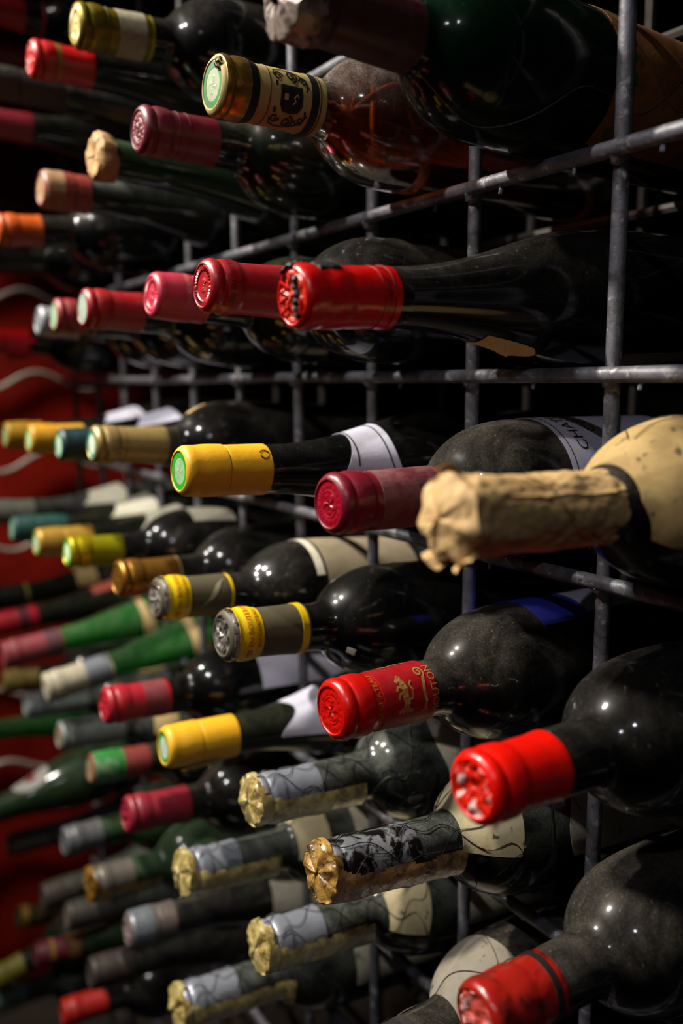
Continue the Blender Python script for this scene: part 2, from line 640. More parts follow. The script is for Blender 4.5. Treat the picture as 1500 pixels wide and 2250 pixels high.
# mouth of each bottle (x, y, z), lean of its axis (x, z), length of its capsule, radius of its capsule, in metres
# BOTTLE PLACES BEGIN
PLACE = {
'B1':(-0.0500,-0.1464,0.1540,-0.000,-0.035,0.0632,0.01544),
'B2':(-0.1479,-0.1334,0.1499,-0.009,-0.019,0.0601,0.01553),
'B3':(-0.3499,-0.1396,0.2435,-0.000,0.027,0.0502,0.01549),
'B4':(-0.4504,-0.1448,0.2511,0.002,-0.003,0.0473,0.01490),
'B5':(-0.6508,-0.1465,0.3612,0.003,-0.032,0.0500,0.01460),
'B6':(-0.7500,-0.1202,0.3584,-0.000,-0.022,0.0471,0.01460),
'B7':(-0.5455,-0.1578,0.2598,-0.018,-0.038,0.0661,0.01489),
'B8':(-0.2467,-0.1367,0.1511,-0.014,-0.024,0.0489,0.01490),
'B9':(-0.3453,-0.1332,0.1573,-0.021,-0.049,0.0300,0.01487),
'B10':(-0.4441,-0.1449,0.1517,-0.025,-0.023,0.0380,0.01550),
'B11':(-0.5507,-0.1581,0.1347,0.003,0.044,0.0390,0.01476),
'B12':(-0.6468,-0.1511,0.2532,-0.013,-0.012,0.0533,0.01460),
'B13':(-0.7493,-0.1322,0.1334,-0.003,0.055,0.0489,0.01521),
'R1':(-0.0504,-0.1456,0.0344,0.002,0.034,0.0499,0.01460),
'R2':(-0.1494,-0.1423,0.0488,-0.003,-0.031,0.0488,0.01477),
'R3':(-0.2499,-0.1321,0.0530,-0.000,-0.051,0.0328,0.01536),
'R4':(-0.3484,-0.1460,0.0515,-0.007,-0.042,0.0432,0.01485),
'R5':(-0.4496,-0.1392,0.0533,-0.002,-0.051,0.0300,0.01471),
'R6':(-0.5504,-0.1268,0.0554,0.002,-0.063,0.0368,0.01460),
'R7':(-0.7498,-0.1346,0.0459,-0.001,-0.019,0.0456,0.01460),
'P1':(0.0474,-0.1461,-0.0503,0.011,-0.045,0.1002,0.01531),
'P2':(-0.0503,-0.1282,-0.0584,0.001,-0.018,0.0609,0.01509),
'P3':(-0.1511,-0.1591,-0.0494,0.004,-0.049,0.0501,0.01460),
'P4':(-0.3505,-0.1444,-0.0474,0.002,-0.064,0.0579,0.01460),
'P5':(-0.4506,-0.1416,-0.0538,0.003,-0.037,0.0300,0.01460),
'P6':(-0.5500,-0.1425,-0.0544,-0.000,-0.034,0.0502,0.01460),
'P7':(-0.6499,-0.1426,-0.0560,-0.001,-0.027,0.0367,0.01460),
'M':(-0.0519,-0.1273,-0.1600,0.009,-0.029,0.0537,0.01560),
'Q1':(-0.1557,-0.1349,-0.1475,0.025,-0.083,0.0514,0.01558),
'Q2':(-0.2521,-0.1376,-0.1460,0.009,-0.089,0.0494,0.01501),
'Q3':(-0.3490,-0.1314,-0.1522,-0.004,-0.064,0.0463,0.01497),
'Q4':(-0.4517,-0.1401,-0.1472,0.007,-0.083,0.0466,0.01460),
'Q5':(-0.5491,-0.1426,-0.1543,-0.004,-0.051,0.0526,0.01460),
'Q6':(-0.6500,-0.1426,-0.1556,-0.000,-0.046,0.0549,0.01460),
'Q7':(-0.7498,-0.1429,-0.1496,-0.001,-0.071,0.0463,0.01460),
'S1':(0.0472,-0.1266,-0.1588,0.013,-0.035,0.0411,0.01500),
'S20':(0.0408,-0.1160,-0.2683,0.044,-0.009,0.0389,0.01487),
'S17':(-0.0535,-0.1327,-0.2437,0.016,-0.119,0.0309,0.01460),
'S15':(-0.1533,-0.1195,-0.2531,0.016,-0.082,0.0425,0.01466),
'S3':(-0.2592,-0.1340,-0.2560,0.041,-0.064,0.0522,0.01553),
'S4':(-0.3505,-0.1465,-0.2525,0.002,-0.075,0.0504,0.01500),
'S7':(-0.7495,-0.1526,-0.2846,-0.002,0.052,0.0514,0.01460),
'S8':(-0.8479,-0.1436,-0.2784,-0.009,0.027,0.0516,0.01460),
'S18':(-0.1610,-0.1131,-0.3592,0.054,-0.074,0.0416,0.01560),
'S16':(-0.2526,-0.1259,-0.3509,0.012,-0.108,0.0407,0.01560),
'S14':(-0.3566,-0.1320,-0.3520,0.030,-0.100,0.0516,0.01560),
'S13':(-0.4533,-0.1316,-0.3511,0.015,-0.104,0.0537,0.01460),
'S11':(-0.5542,-0.1322,-0.3558,0.019,-0.083,0.0666,0.01524),
'S5':(-0.5489,-0.1436,-0.3013,-0.005,0.124,0.0653,0.01560),
'S9':(-0.6507,-0.1417,-0.3531,0.003,-0.091,0.0680,0.01506),
'S6':(-0.6467,-0.1620,-0.2910,-0.013,0.075,0.0606,0.01560),
'S10':(-0.7503,-0.1442,-0.3558,0.001,-0.079,0.0396,0.01460),
'S12':(-0.8658,-0.1701,-0.4571,0.060,-0.088,0.1030,0.01460),
'S19':(-0.2591,-0.1321,-0.4606,0.041,-0.079,0.0443,0.01560),
'S23':(-0.3630,-0.1341,-0.4592,0.058,-0.085,0.0405,0.01560),
'S26':(-0.4529,-0.1378,-0.4638,0.012,-0.063,0.0399,0.01560),
'S30':(-0.5425,-0.1372,-0.4652,-0.033,-0.058,0.0377,0.01560),
'S32':(-0.7375,-0.2316,-0.5193,-0.038,0.126,0.0351,0.01460),
'S24':(-0.4629,-0.1408,-0.5613,0.056,-0.090,0.0409,0.01560),
'S25':(-0.5635,-0.1344,-0.5615,0.060,-0.092,0.0748,0.01545),
'S27':(-0.6458,-0.1393,-0.5830,-0.018,0.003,0.0385,0.01560),
'S31':(-0.7571,-0.1523,-0.5679,0.029,-0.059,0.0464,0.01460),
'S28':(-0.8555,-0.1293,-0.7324,0.024,-0.255,0.0300,0.01560),
'S33':(-0.5629,-0.1456,-0.6704,0.054,-0.067,0.0456,0.01466),
'S29':(-0.6665,-0.1482,-0.6658,0.069,-0.086,0.0504,0.01460),
'S34':(-0.7348,-0.1873,-0.7255,-0.054,0.140,0.0392,0.01460),
'S36':(-0.7546,-0.1809,-0.7668,0.017,-0.086,0.0334,0.01460),
'S21':(-0.0500,-0.1350,-0.3620,0.000,-0.055,0.0550,0.01460),
'S22':(-0.1500,-0.1350,-0.4660,0.406,-0.050,0.0550,0.01485),
}
# BOTTLE PLACES END


def capsule_pts(style, L, R):
    e = max(0.0148, 0.985 * R)
    if style == 'plain':
        return [(0.0008, .70 * R), (0.0, .735 * R), (0.0002, .79 * R), (0.0010, .87 * R), (0.0024, .935 * R), (0.0045, .965 * R), (0.0070, .965 * R),
                (0.0100, .975 * R), (0.015, 1.0 * R), (0.0238, 1.0 * R), (0.0247, .985 * R), (0.0256, .95 * R), (0.0268, .965 * R),
                (0.036, .98 * R), (L - 0.0005, e), (L, e - 0.0003)]
    if style == 'wax':
        return [(0.0006, .76 * R), (0.0, .81 * R), (0.0008, .90 * R), (0.003, .985 * R), (0.006, 1.0 * R), (0.009, .985 * R), (0.012, .96 * R),
                (0.0155, .99 * R), (0.019, 1.0 * R), (0.023, .985 * R), (0.026, .95 * R), (0.03, .955 * R), (0.04, .965 * R), (L - 0.0006, e), (L, e - 0.0004)]
    # tin: two rolled rings, then the straight skirt
    return [(0.0008, .72 * R), (0.0, .755 * R), (0.0003, .81 * R), (0.0012, .895 * R), (0.0028, .965 * R), (0.0044, .985 * R), (0.0058, .97 * R), (0.0068, .935 * R), (0.0075, .93 * R),
            (0.0086, .965 * R), (0.0108, 1.0 * R), (0.0140, 1.0 * R), (0.0168, .985 * R), (0.0184, .95 * R), (0.0200, .935 * R),
            (0.024, .94 * R), (0.034, .95 * R), (L - 0.0005, e), (L, e - 0.0003)]


def emblem_h(rr, a, kind, sd):
    """relief of the stamped end of a capsule; rr from 0 at the centre to 1"""
    h = 0.0
    if kind == 'stamp':
        if 0.62 < rr < 0.90:                                   # ring of raised marks near the rim
            h += 0.00035 if sin(26 * a + sd) * sin(9 * a + 2 * sd) > -0.1 and 0.67 < rr < 0.85 else 0
        if 0.55 < rr < 0.60:
            h += 0.0003
        if rr < 0.5:                                           # device in the middle
            h += 0.00045 if sin(5 * a + sd + 6 * rr) + 0.6 * sin(11 * rr * 3 + sd) > 0.25 else 0
    elif kind == 'ring':
        if 0.74 < rr < 0.95:
            h += 0.0006 if sin(30 * a) > 0 else 0.0
        if rr < 0.70:
            h -= 0.0004
        if 0.1 < rr < 0.34:
            h += 0.0004 if sin(2 * a + 1) > -0.2 else 0
    elif kind == 'faint':
        h += 0.00012 if sin(4 * a + sd + 5 * rr) + 0.6 * sin(33 * rr + sd) > 0.5 and rr < 0.6 else 0
    elif kind == 'rough':
        h += 0.0016 * noise.noise(Vector((rr * cos(a) * 3 + sd, rr * sin(a) * 3, sd))) + 0.0006 * noise.noise(Vector((rr * cos(a) * 9, rr * sin(a) * 9, sd)))
    return h


def disc_mesh(R, kind, sd, nr=16, na=64, r0=0.0, z=0.0007):
    V, F = [], []
    for i in range(nr + 1):
        rr = r0 + (1 - r0) * i / nr
        for k in range(na):
            a = 2 * pi * k / na
            h = emblem_h(rr, a, kind, sd) if 0 < i < nr else 0
            V.append((rr * R * cos(a), rr * R * sin(a), z - h))
    for i in range(nr):
        for k in range(na):
            k2 = (k + 1) % na
            F.append((i * na + k, (i + 1) * na + k, (i + 1) * na + k2, i * na + k2))
    return mesh(V, F)


def wire_net(rf, s0, s1, pitch, sd, off=0.0009, n=5, rad=0.00024):
    r_ = random.Random(sd)
    paths = []
    for sg in (1, -1):
        for q in range(n):
            a0 = 2 * pi * q / n + r_.uniform(-.25, .25)
            P = []
            for i in range(71):
                s = s0 + (s1 - s0) * i / 70
                a = a0 + sg * (s - s0) / pitch * 1.25 + 0.22 * sin(s / pitch * 9 + q) + 0.12 * noise.noise(Vector((s * 40, q, sd)))
                r = rf(s) + off
                P.append((r * cos(a), r * sin(a), s))
            paths.append(P)
    return tube(paths, rad, 4)


def crumple(V3, amp, freq, sd):
    v = Vector(V3) * freq + Vector((sd, sd * 2, 0))
    return amp * (noise.noise(v) + 0.5 * abs(noise.noise(v * 2.3)) + 0.25 * noise.noise(v * 5))


NEAR = set('B1 B2 B8 R1 R2 R3 P1 P2 P3 P4 M Q1 Q2 Q3 S1 S20 S17 S15 S3 S18 S16 S21 S22 B9 S19 S14'.split())
GROUP = 'wine bottles lying in the steel rack'


def frame(key):
    x, y, z, dx, dz, L, R = PLACE[key]
    d = Vector((dx, math.sqrt(max(0, 1 - dx * dx - dz * dz)), dz))
    up = (Vector((0, 0, 1)) - d * dz).normalized()
    sd = d.cross(up)
    m = Matrix((up, sd, d)).transposed().to_4x4()
    m.translation = (x, y, z)
    return m, L, R


class Bottle:
    def __init__(self, key, label, shape='bord', glass='dark', cap='tin', col=None, cm=0.0, rough=0.38, wear=0.25, wearcol='3a2f2a',
                 disc=None, discring=None, kind='stamp', L=None, capmat=None, facemat=None):
        self.key = key
        m, self.L, self.R = frame(key)
        if L:
            self.L = L
        self.root = bpy.data.objects.new('wine_bottle', None)
        self.root.empty_display_size = 0.02
        COL.objects.link(self.root)
        self.root.matrix_world = m
        tag(self.root, label, 'bottle', GROUP)
        self.seed = sum(ord(c) * (i + 3) for i, c in enumerate(key)) % 97 + 0.37
        seg = 64 if key in NEAR else 36
        pts = interp(SHAPES[shape], 4)
        if cap:                                             # the skirt covers the top of the neck
            pts = [(s_, min(r_, 0.90 * self.R)) if s_ < self.L - 0.001 else (s_, r_) for s_, r_ in pts]
        self.gf = rfun(pts)
        link('glass_body', lathe(pts, seg, cap0=True), GLASS[glass](), self.root, angle=60)
        self.cf = self.gf
        if cap:
            cp = interp(capsule_pts(cap, self.L, self.R), 3 if key in NEAR else 2)
            self.cf = rfun(cp)
            sd, R = self.seed, self.R
            if cap == 'wax':
                dp = lambda s, r, a: (r + 0.00045 * noise.noise(Vector((cos(a) * 2.4, sin(a) * 2.4, s * 130 + sd))), s)
            else:
                dp = lambda s, r, a: (r + 0.00013 * noise.noise(Vector((cos(a) * 2.2, sin(a) * 2.2, s * 90 + sd))), s)
            cm_ = capmat or mat_cap(col, cm, rough, wear, wearcol)
            self.cap = link('capsule', lathe(cp, seg, disp=dp), cm_, self.root, angle=50)
            fr = R * {'plain': 0.715, 'wax': 0.78}.get(cap, 0.735)
            if discring:
                link('capsule_ring', disc_mesh(fr, 'none', 0, 3, 48, r0=0.70, z=0.0005), mat_plain('ring_' + discring, discring, 0.4), self.cap)
                link('capsule_disc', disc_mesh(fr * 0.71, 'faint', sd, 14, 56, z=0.0006), mat_plain('disc_' + disc, disc, 0.5), self.cap)
            else:
                link('capsule_disc', disc_mesh(fr, kind, sd), facemat or (mat_plain('disc_' + disc, disc, 0.45) if disc else cm_), self.cap)

    def band(self, s0, s1, col, name='printed_band', metal=0.0, mat=None, off=0.0003, rough=0.5):
        if s0 < self.L - 0.004 and s1 > self.L - 0.0006:
            s1 = self.L - 0.0006
        f = self.cf if s1 <= self.L else self.gf
        n = max(3, int((s1 - s0) / 0.0015))
        me = lathe([(s0, f(s0) - 0.0001)] + [(s0 + (s1 - s0) * i / n, f(s0 + (s1 - s0) * i / n) + off) for i in range(n + 1)] +
                   [(s1, f(s1) - 0.0001)], 48)
        return link(name, me, mat or mat_plain('band_' + col, col, rough, metal), self.cap if s1 <= self.L else self.root)

    def label(self, s0, s1, a0, a1, mat, name='paper_label', **kw):
        ns = kw.pop('ns', 12)
        na = kw.pop('na', 30)
        o = link(name, patch(self.gf, s0, s1, a0, a1, ns=ns, na=na, **kw), mat, self.root)
        return o

    def text(self, s, size, s0, a0, mat, on='cap', up='front', stretch=1.0, off=0.00034, parent=None):
        f = self.cf if on == 'cap' else self.gf
        return text_on(parent or (self.cap if on == 'cap' else self.root), s, size, f, s0, a0, mat, up, off, stretch)

    def net(self, s0, s1, pitch=0.03, off=0.0009, n=5, col='2c2823'):
        f = lambda s: max(self.gf(s), self.cf(s) if s < self.L else 0)
        return link('wire_netting', wire_net(f, s0, s1, pitch, int(self.seed), off, n, 0.00024 if col == '2c2823' else 0.00014), mat_plain('thin_wire', col, 0.45, 0.6), self.root)

    def cello(self, s1, a0=62, a1=200, sd=0.0, col='d6c27e', stain='86682e', face=0.9):
        """torn aged cellophane: crumpled round the mouth, then a loose strip under the neck"""
        f = lambda s: max(self.cf(min(s, self.L)), self.gf(s))
        V, F = [], []
        na, ns = 72, 48
        sg = self.seed + sd
        for i in range(ns + 1):
            u = i / ns
            for k in range(na):
                a = 2 * pi * k / na
                ad = math.degrees(a)
                if u < 0.25:                                    # over the end face, open in the middle
                    q = u / 0.25
                    r = self.R * (0.03 + 1.03 * q)
                    s = -0.0030 + 0.0022 * q * q + 0.0012 * sin(7 * a + sg) * q
                else:
                    q = (u - 0.25) / 0.75
                    s = -0.0008 + q * (s1 + 0.0008)
                    sag = max(0, min(1, (ad - a0) / 50)) * max(0, min(1, (a1 + 20 - ad) / 30))
                    r = f(max(s, 0.004)) + 0.0010 + 0.0018 * sag * min(1, max(0, s) / 0.02)
                c = crumple((cos(a) * 1.5, sin(a) * 1.5, s * 75), 0.0010 if u < 0.35 else 0.0007, 1.7, sg)
                V.append(((r + c) * cos(a), (r + c) * sin(a), s + (1.3 * c if u < .35 else 0)))
        for i in range(ns):
            u = (i + 0.5) / ns
            q = max(0, (u - 0.25) / 0.75)
            s = q * s1
            for k in range(na):
                k2 = (k + 1) % na
                a = 360 * (k + 0.5) / na
                ca, sa = cos(radians(a)), sin(radians(a))
                jag = 3.5 * noise.noise(Vector((s * 130, sg, 1.0)))
                n1 = noise.noise(Vector((ca * 2.2, sa * 2.2, sg)))
                if u < 0.25:
                    keep = u > 0.20 * (1 - face) + 0.06 * n1
                else:
                    keep = s < 0.0032 + 0.003 * n1 or (a0 + jag + 26 * max(0, 1 - s / 0.016) * -1 < a < a1 + jag)
                if keep:
                    F.append((i * na + k, (i + 1) * na + k, (i + 1) * na + k2, i * na + k2))
        used = sorted({i for f_ in F for i in f_})
        mp = {v: i for i, v in enumerate(used)}
        me = mesh([V[i] for i in used], [tuple(mp[i] for i in f_) for f_ in F])
        return link('cellophane_wrap', me, mat_cello(col, stain), self.root, angle=22)


INK = mat_plain('black_ink', '15120e', 0.6)
GOLD = mat_plain('gold_print', 'b88a48', 0.45, 0.3)
REDINK = mat_plain('red_ink', 'c04a18', 0.6)
CREAM = lambda: mat_paper('cfc7b4', '8e8266', 0.5, 40, spots=0.6)
WHITE = lambda: mat_paper('cfcde0', '9c98b0', 0.35, 40)
TAN = lambda: mat_paper('cdb07a', '8a6a3a', 0.5, 50)

# ------------------------------------------------------------------ the bottles, row by row
# --- top rows
GLASS['bottlegreen'] = lambda: mat_glass('bottle_green_glass', '021409', 0.04, trans=0.0, dustcol='4b6a4c', speck=0.2, rough=0.12, ior=1.25)
b = Bottle('B1', 'large near bottle at the top edge with crumbled foil mouth and loose wire net', glass='bottlegreen', cap='tin', col='4a1010', wear=0.7,
           kind='rough', facemat=mat_flaky('8a7a70', '2c1c18', (0.45, 0.55), 160, 0.4, 0.3))
me = lathe([(-0.004, 0.004), (-0.0035, 0.010), (-0.001, 0.0158), (0.005, 0.0163), (0.011, 0.0160), (0.0125, 0.0150)], 72,
           disp=lambda s, r, a: (r + crumple((cos(a) * 1.4, sin(a) * 1.4, s * 120), 0.0016, 1.8, 4.2), s + crumple((cos(a), sin(a), s * 80), 0.0014, 2.5, 1.2)))
link('torn_foil_collar', me, mat_flaky('9a8a80', '3a1c18', (0.48, 0.60), 150, 0.35, 0.4), b.root, angle=25)
b.net(0.058, 0.235, 0.13, n=2, col='8a7a68')
lb = b.label(0.165, 0.262, 25, 150, mat_paper('8a5420', '4a2408', 0.7, 50, spots=0.5))
g = mat_plain('green_print', '3a5a12', 0.6)
r_ = random.Random(5)
parts = []
for i in range(16):                              # leafy border of the label
    cx_, cy_ = 0.004 * (i % 2), -0.036 + 0.0052 * i
    pts = []
    for k in range(10):
        a = 2 * pi * k / 10
        q = 0.0032 * (0.7 + 0.5 * r_.random())
        pts.append((cx_ + q * cos(a), cy_ + q * sin(a)))
    parts.append(fill2d(pts, 0.002))
V, F = join2d(parts)
link('leaf_print', wrap_flat(V, F, b.gf, 0.172, 98, 0.0007, 'top'), g, lb, smooth=False)
pts = [(0.007 * cos(a), 0.010 * sin(a)) for a in [2 * pi * k / 28 for k in range(28)]]
V, F = fill2d(pts, 0.002)
link('medallion_print', wrap_flat(V, F, b.gf, 0.176, 45, 0.0007, 'top'), GOLD, lb, smooth=False)

b = Bottle('B2', 'amber sweet wine bottle with cream crest capsule and green ringed seal', glass='amber', cap='tin', col='b8a468', rough=0.6, wear=0.15,
           wearcol='7a6a3c', disc='84906f', discring='0e6a24')
b.band(0.0004, 0.0150, 'b39550', 'gold_lip', mat=mat_cap('b09048', 0.85, 0.28, 0.2, '5a4420'))
b.band(0.0155, 0.0205, '14120f')
b.band(0.0265, 0.0270, '5c4c2a')
b.band(0.0520, 0.0565, '1d1a14')
b.band(0.0575, 0.0581, '4a3c22')


def spiral(cx0, cy0, r0, turns, a0, sg=1, n=34):
    return [(cx0 + r0 * (1 - 0.85 * t) * cos(a0 + sg * turns * 2 * pi * t), cy0 + r0 * (1 - 0.85 * t) * sin(a0 + sg * turns * 2 * pi * t))
            for t in [i / n for i in range(n + 1)]]


art = []
wd = lambda t: 0.0009 - 0.0004 * t
for sy in (1, -1):
    art.append(ribbon2d(spiral(0.0005, 0.0095 * sy, 0.0030, 1.6, -0.5 * pi * sy, sy), 0.0010))
    art.append(ribbon2d(spiral(-0.0062, 0.0085 * sy, 0.0022, 1.4, 0.2, sy), wd))
    art.append(ribbon2d(spiral(0.0062, 0.0078 * sy, 0.0021, 1.4, pi, -sy), wd))
    art.append(ribbon2d([(-0.0084, 0.0085 * sy), (-0.0078, 0.0115 * sy), (-0.004, 0.0132 * sy), (0, 0.0128 * sy), (0.004, 0.0112 * sy), (0.0075, 0.0085 * sy), (0.0088, 0.0050 * sy)], 0.0007))
    art.append(ribbon2d([(-0.0072, 0.0062 * sy), (-0.0076, 0.0040 * sy)], 0.0012))
    art.append(ribbon2d([(0.0075, 0.0085 * sy), (0.0082, 0.0058 * sy), (0.0076, 0.0036 * sy)], 0.0010))
shield = [(-0.0055, 0.0050), (0.0055, 0.0050), (0.0058, -0.0020), (0.0040, -0.0047), (0.0, -0.0056), (-0.0040, -0.0050), (-0.0056, -0.0024)]
art.append(fill2d(shield))
V, F = join2d(art)
V = [(x * 1.2, y * 1.3) for x, y in V]
FACE = 104
link('crest_print', wrap_flat(V, F, b.cf, 0.0395, FACE, 0.00032, 'top'), INK, b.cap, smooth=False)
sq = [(-0.0046, 0.0022), (-0.0022, 0.0022), (-0.0022, -0.0008), (-0.0046, -0.0008)]
V, F = fill2d(sq)
link('crest_window', wrap_flat(V, F, b.cf, 0.0395, FACE, 0.0005, 'top'), mat_plain('cream_print', 'b8a468', 0.6), b.cap, smooth=False)
hr = ribbon2d([(0.0008, -0.0026), (0.0024, -0.0008), (0.0014, 0.0008), (0.0032, 0.0026), (0.0040, 0.0012)], 0.0008)
link('crest_beast', wrap_flat(hr[0], hr[1], b.cf, 0.0395, FACE, 0.0005, 'top'), mat_plain('cream_print', 'b8a468', 0.6), b.cap, smooth=False)
me = lathe([(-0.0006, 0.0002), (-0.0004, 0.0018), (0.0006, 0.0030), (0.0014, 0.0033)], 20, disp=lambda s, r, a: (r * (1 + 0.3 * sin(3 * a) * sin(5 * a + 1)), s + 0.0006 * sin(4 * a)))
o = link('torn_foil', me, mat_cap('c0b088', 0.85, 0.25, 0.4, '2a2018'), b.cap)
o.location = (0.0095 * cos(radians(45)) * 1.2, 0.0095 * sin(radians(45)) * 1.2, -0.0008)

b = Bottle('B3', 'gold capsuled bottle with a beige band, at the top left with a bright shoulder', glass='dark', col='8a7a1e', cm=0.6, rough=0.32, kind='ring', disc='a8924a')
b.band(0.0280, 0.0475, '9a927c', 'paper_band')
b.band(0.0205, 0.0212, '2a240c')
b.band(0.049, 0.0535, 'a0902e', metal=0.5)

b = Bottle('B4', 'bright red capsule below the gold one, on a thin clean dark neck', glass='clean', col='b0161a', rough=0.3, kind='rough', shape='burg')
b.band(0.0185, 0.0215, '8a6a20', metal=0.5)
b.label(0.050, 0.0535, -30, 30, TAN(), 'torn_paper')

b = Bottle('B5', 'red ringed neck cut by the left edge in the top corner', glass='dusty', col='b83034', wear=0.35)
b.band(0.066, 0.069, 'a02c30', name='red_ring')
b = Bottle('B6', 'far dusty neck with faded red bands, just behind the bright red capsule', glass='dusty', col='8a3434', wear=0.5)
b = Bottle('B7', 'long dusty unlit neck reaching in from the left edge under the bright red capsule', glass='mouldy', shape='burg', cap='plain', col='2c2e2c', wear=0.6)
b = Bottle('B12', 'rose red capsule cut by the left edge, above the crumpled tan mouth', glass='dusty', col='a83a48', wear=0.3, shape='burg')
b = Bottle('B8', 'dull maroon capsule below the crest capsule, on a glossy dark green bottle', glass='olive', col='6e1c2c', rough=0.36, kind='stamp')
b.band(0.0225, 0.0229, '3c0c16')
b.band(0.029, 0.0294, '4a1220')

b = Bottle('B9', 'dusty green bottle with a crumpled tan paper cap over its mouth', shape='burg', glass='moss', cap=None, L=0.03)
me = lathe([(0.0012, 0.0010), (0.0002, 0.006), (-0.0006, 0.011), (0.0004, 0.0145), (0.0030, 0.0168), (0.007, 0.0170), (0.010, 0.0160), (0.0115, 0.0152), (0.0125, 0.0147)], 64,
           disp=lambda s, r, a: (r + crumple((cos(a) * 1.2, sin(a) * 1.2, s * 70), 0.0018, 1.6, 2.1), s + (0.004 * max(0, -cos(a)) if s > 0.011 else 0) + crumple((cos(a), sin(a), r * 100), 0.0016, 2.0, 7)))
link('paper_cap', me, mat_paper('b08a58', '6a4424', 0.7, 90), b.root, angle=30)
b = Bottle('B10', 'dusty bottle with a tan mouth fading into a dull red capsule', shape='burg', glass='mouldy', cap='plain', col='8e3432', wear=0.55, wearcol='5a4a38', facemat=mat_paper('9a7c58', '5a4028', 0.7, 90))
b.band(0.0006, 0.0165, '8a6a4e', mat=mat_paper('94704e', '5a3c28', 0.7, 90))
b = Bottle('B11', 'orange capsuled bottle at the left edge with a shiny round shoulder', glass='dark', col='b85a14', wear=0.4, wearcol='7a2c10')
b = Bottle('B13', 'nearly hidden dark bottle at the left edge below the orange capsule', glass='mouldy', col='2a2a28')

# --- second row
b = Bottle('R1', 'dark sloping bottle with a broken red wax seal showing black cork', shape='burg', glass='dark', cap='wax', col='c01410', rough=0.22, wear=0.3, wearcol='5a0806',
           kind='rough', facemat=mat_flaky('d23a28', '6a0c08', (0.5, 0.62), 200, 0.25))
BLK = mat_plain('black_cork_crust', '0c0a09', 0.55)
for (s0, s1, a0, a1, sd) in ((-0.0010, 0.011, -38, 8, 1.0), (0.009, 0.022, -18, 42, 5.0)):
    V, F = [], []
    ns_, na_ = 14, 18
    for j in range(na_ + 1):
        for i in range(ns_ + 1):
            s = s0 + (s1 - s0) * i / ns_
            a = radians(a0 + (a1 - a0) * j / na_)
            ed = min(i, ns_ - i, j, na_ - j)
            h = (0.0007 if ed > 1 else (0.0002 if ed == 1 else -0.0006)) + crumple((s * 260, a * 4, sd), 0.0009, 1.0, sd)
            r = b.cf(max(s, 0.0016)) + h
            V.append((r * cos(a), r * sin(a), s))
    for j in range(na_):
        for i in range(ns_):
            p = j * (ns_ + 1) + i
            F.append((p, p + 1, p + ns_ + 2, p + ns_ + 1))
    link('black_crust', mesh(V, F), BLK, b.cap, angle=25)
crack = [[(0.0115 * sin(t * 2 - 1) * 0.3 + 0.0115 * (1 - 2 * t), 0.0022 * noise.noise(Vector((t * 6, 3, 1))) + 0.0045, -0.0004) for t in [i / 24 for i in range(25)]]]
link('black_crack', tube(crack, lambda t: 0.0010 + 0.0007 * sin(t * 17) ** 2, 7), BLK, b.cap)
for q in ([(0.007, -0.008), (0.004, -0.002), (0.002, -0.009)], [(0, -0.003), (-0.002, -0.010)], [(-0.004, -0.002), (-0.007, -0.009)], [(-0.002, 0.008), (-0.008, 0.0075)]):
    link('wax_ridge', tube([[(x, y, -0.0003) for x, y in q]], 0.0007, 6), b.cap.data.materials[0], b.cap)
b.band(0.0405, 0.0409, '6a0806')
b.band(0.0462, 0.0466, '6a0806')
b.text('CHAMBOLLE', 0.0042, 0.0436, 72, mat_plain('dark_red_print', '4a0806', 0.5))
b.label(0.106, 0.134, 150, 205, TAN(), 'paper_label', edge1=lambda v: 0.004 * sin(v * 9), curl=lambda u, v: 0.006 * max(0, u - 0.6) ** 2)
b.label(0.195, 0.262, 142, 205, mat_paper('6e675c', '4a443c', 0.5))

b = Bottle('R2', 'deep red capsule with stamped end, just left of the broken wax seal', glass='dark', col='a01c28', rough=0.30, kind='ring')
b.text('MIS EN BOUTEILLE', 0.0042, 0.0118, 62, mat_plain('dark_red_print2', '5c0c16', 0.5))
b = Bottle('R3', 'rose pink capsule with thick rim, middle of the red capsules in one row', glass='olive', cap='plain', col='b83a52', rough=0.34, kind='ring')
b.text('EN BOUTEILLE', 0.0040, 0.0205, 60, mat_plain('rose_print', 'd08a80', 0.5))
b = Bottle('R4', 'crimson capsule with a broken white end, fourth of the red row', glass='dark', col='9c1c26', rough=0.32, disc='98a698', discring='86a090')
b = Bottle('R5', 'dull red capsule with a plain pale end, beside the grey capsule', glass='dark', col='8c2a2c', rough=0.4, disc='92a88a', discring='74967a')
b = Bottle('R6', 'small silver grey capsule at far left of the red row', glass='dark', col='9a9ea4', cm=0.35, rough=0.4, wear=0.3)
b = Bottle('R7', 'bottle at the left edge with torn bright red foil hanging down', glass='dark', col='c01420', rough=0.25)
me = patch(b.cf, 0.020, 0.046, 70, 175, off=0.001, ns=10, na=14, edge1=lambda v: 0.006 * sin(v * 11), curl=lambda u, v: 0.010 * max(0, v - 0.4))
link('torn_foil', me, mat_cap('d01a38', 0.3, 0.25, 0.2, '7a0814'), b.cap)

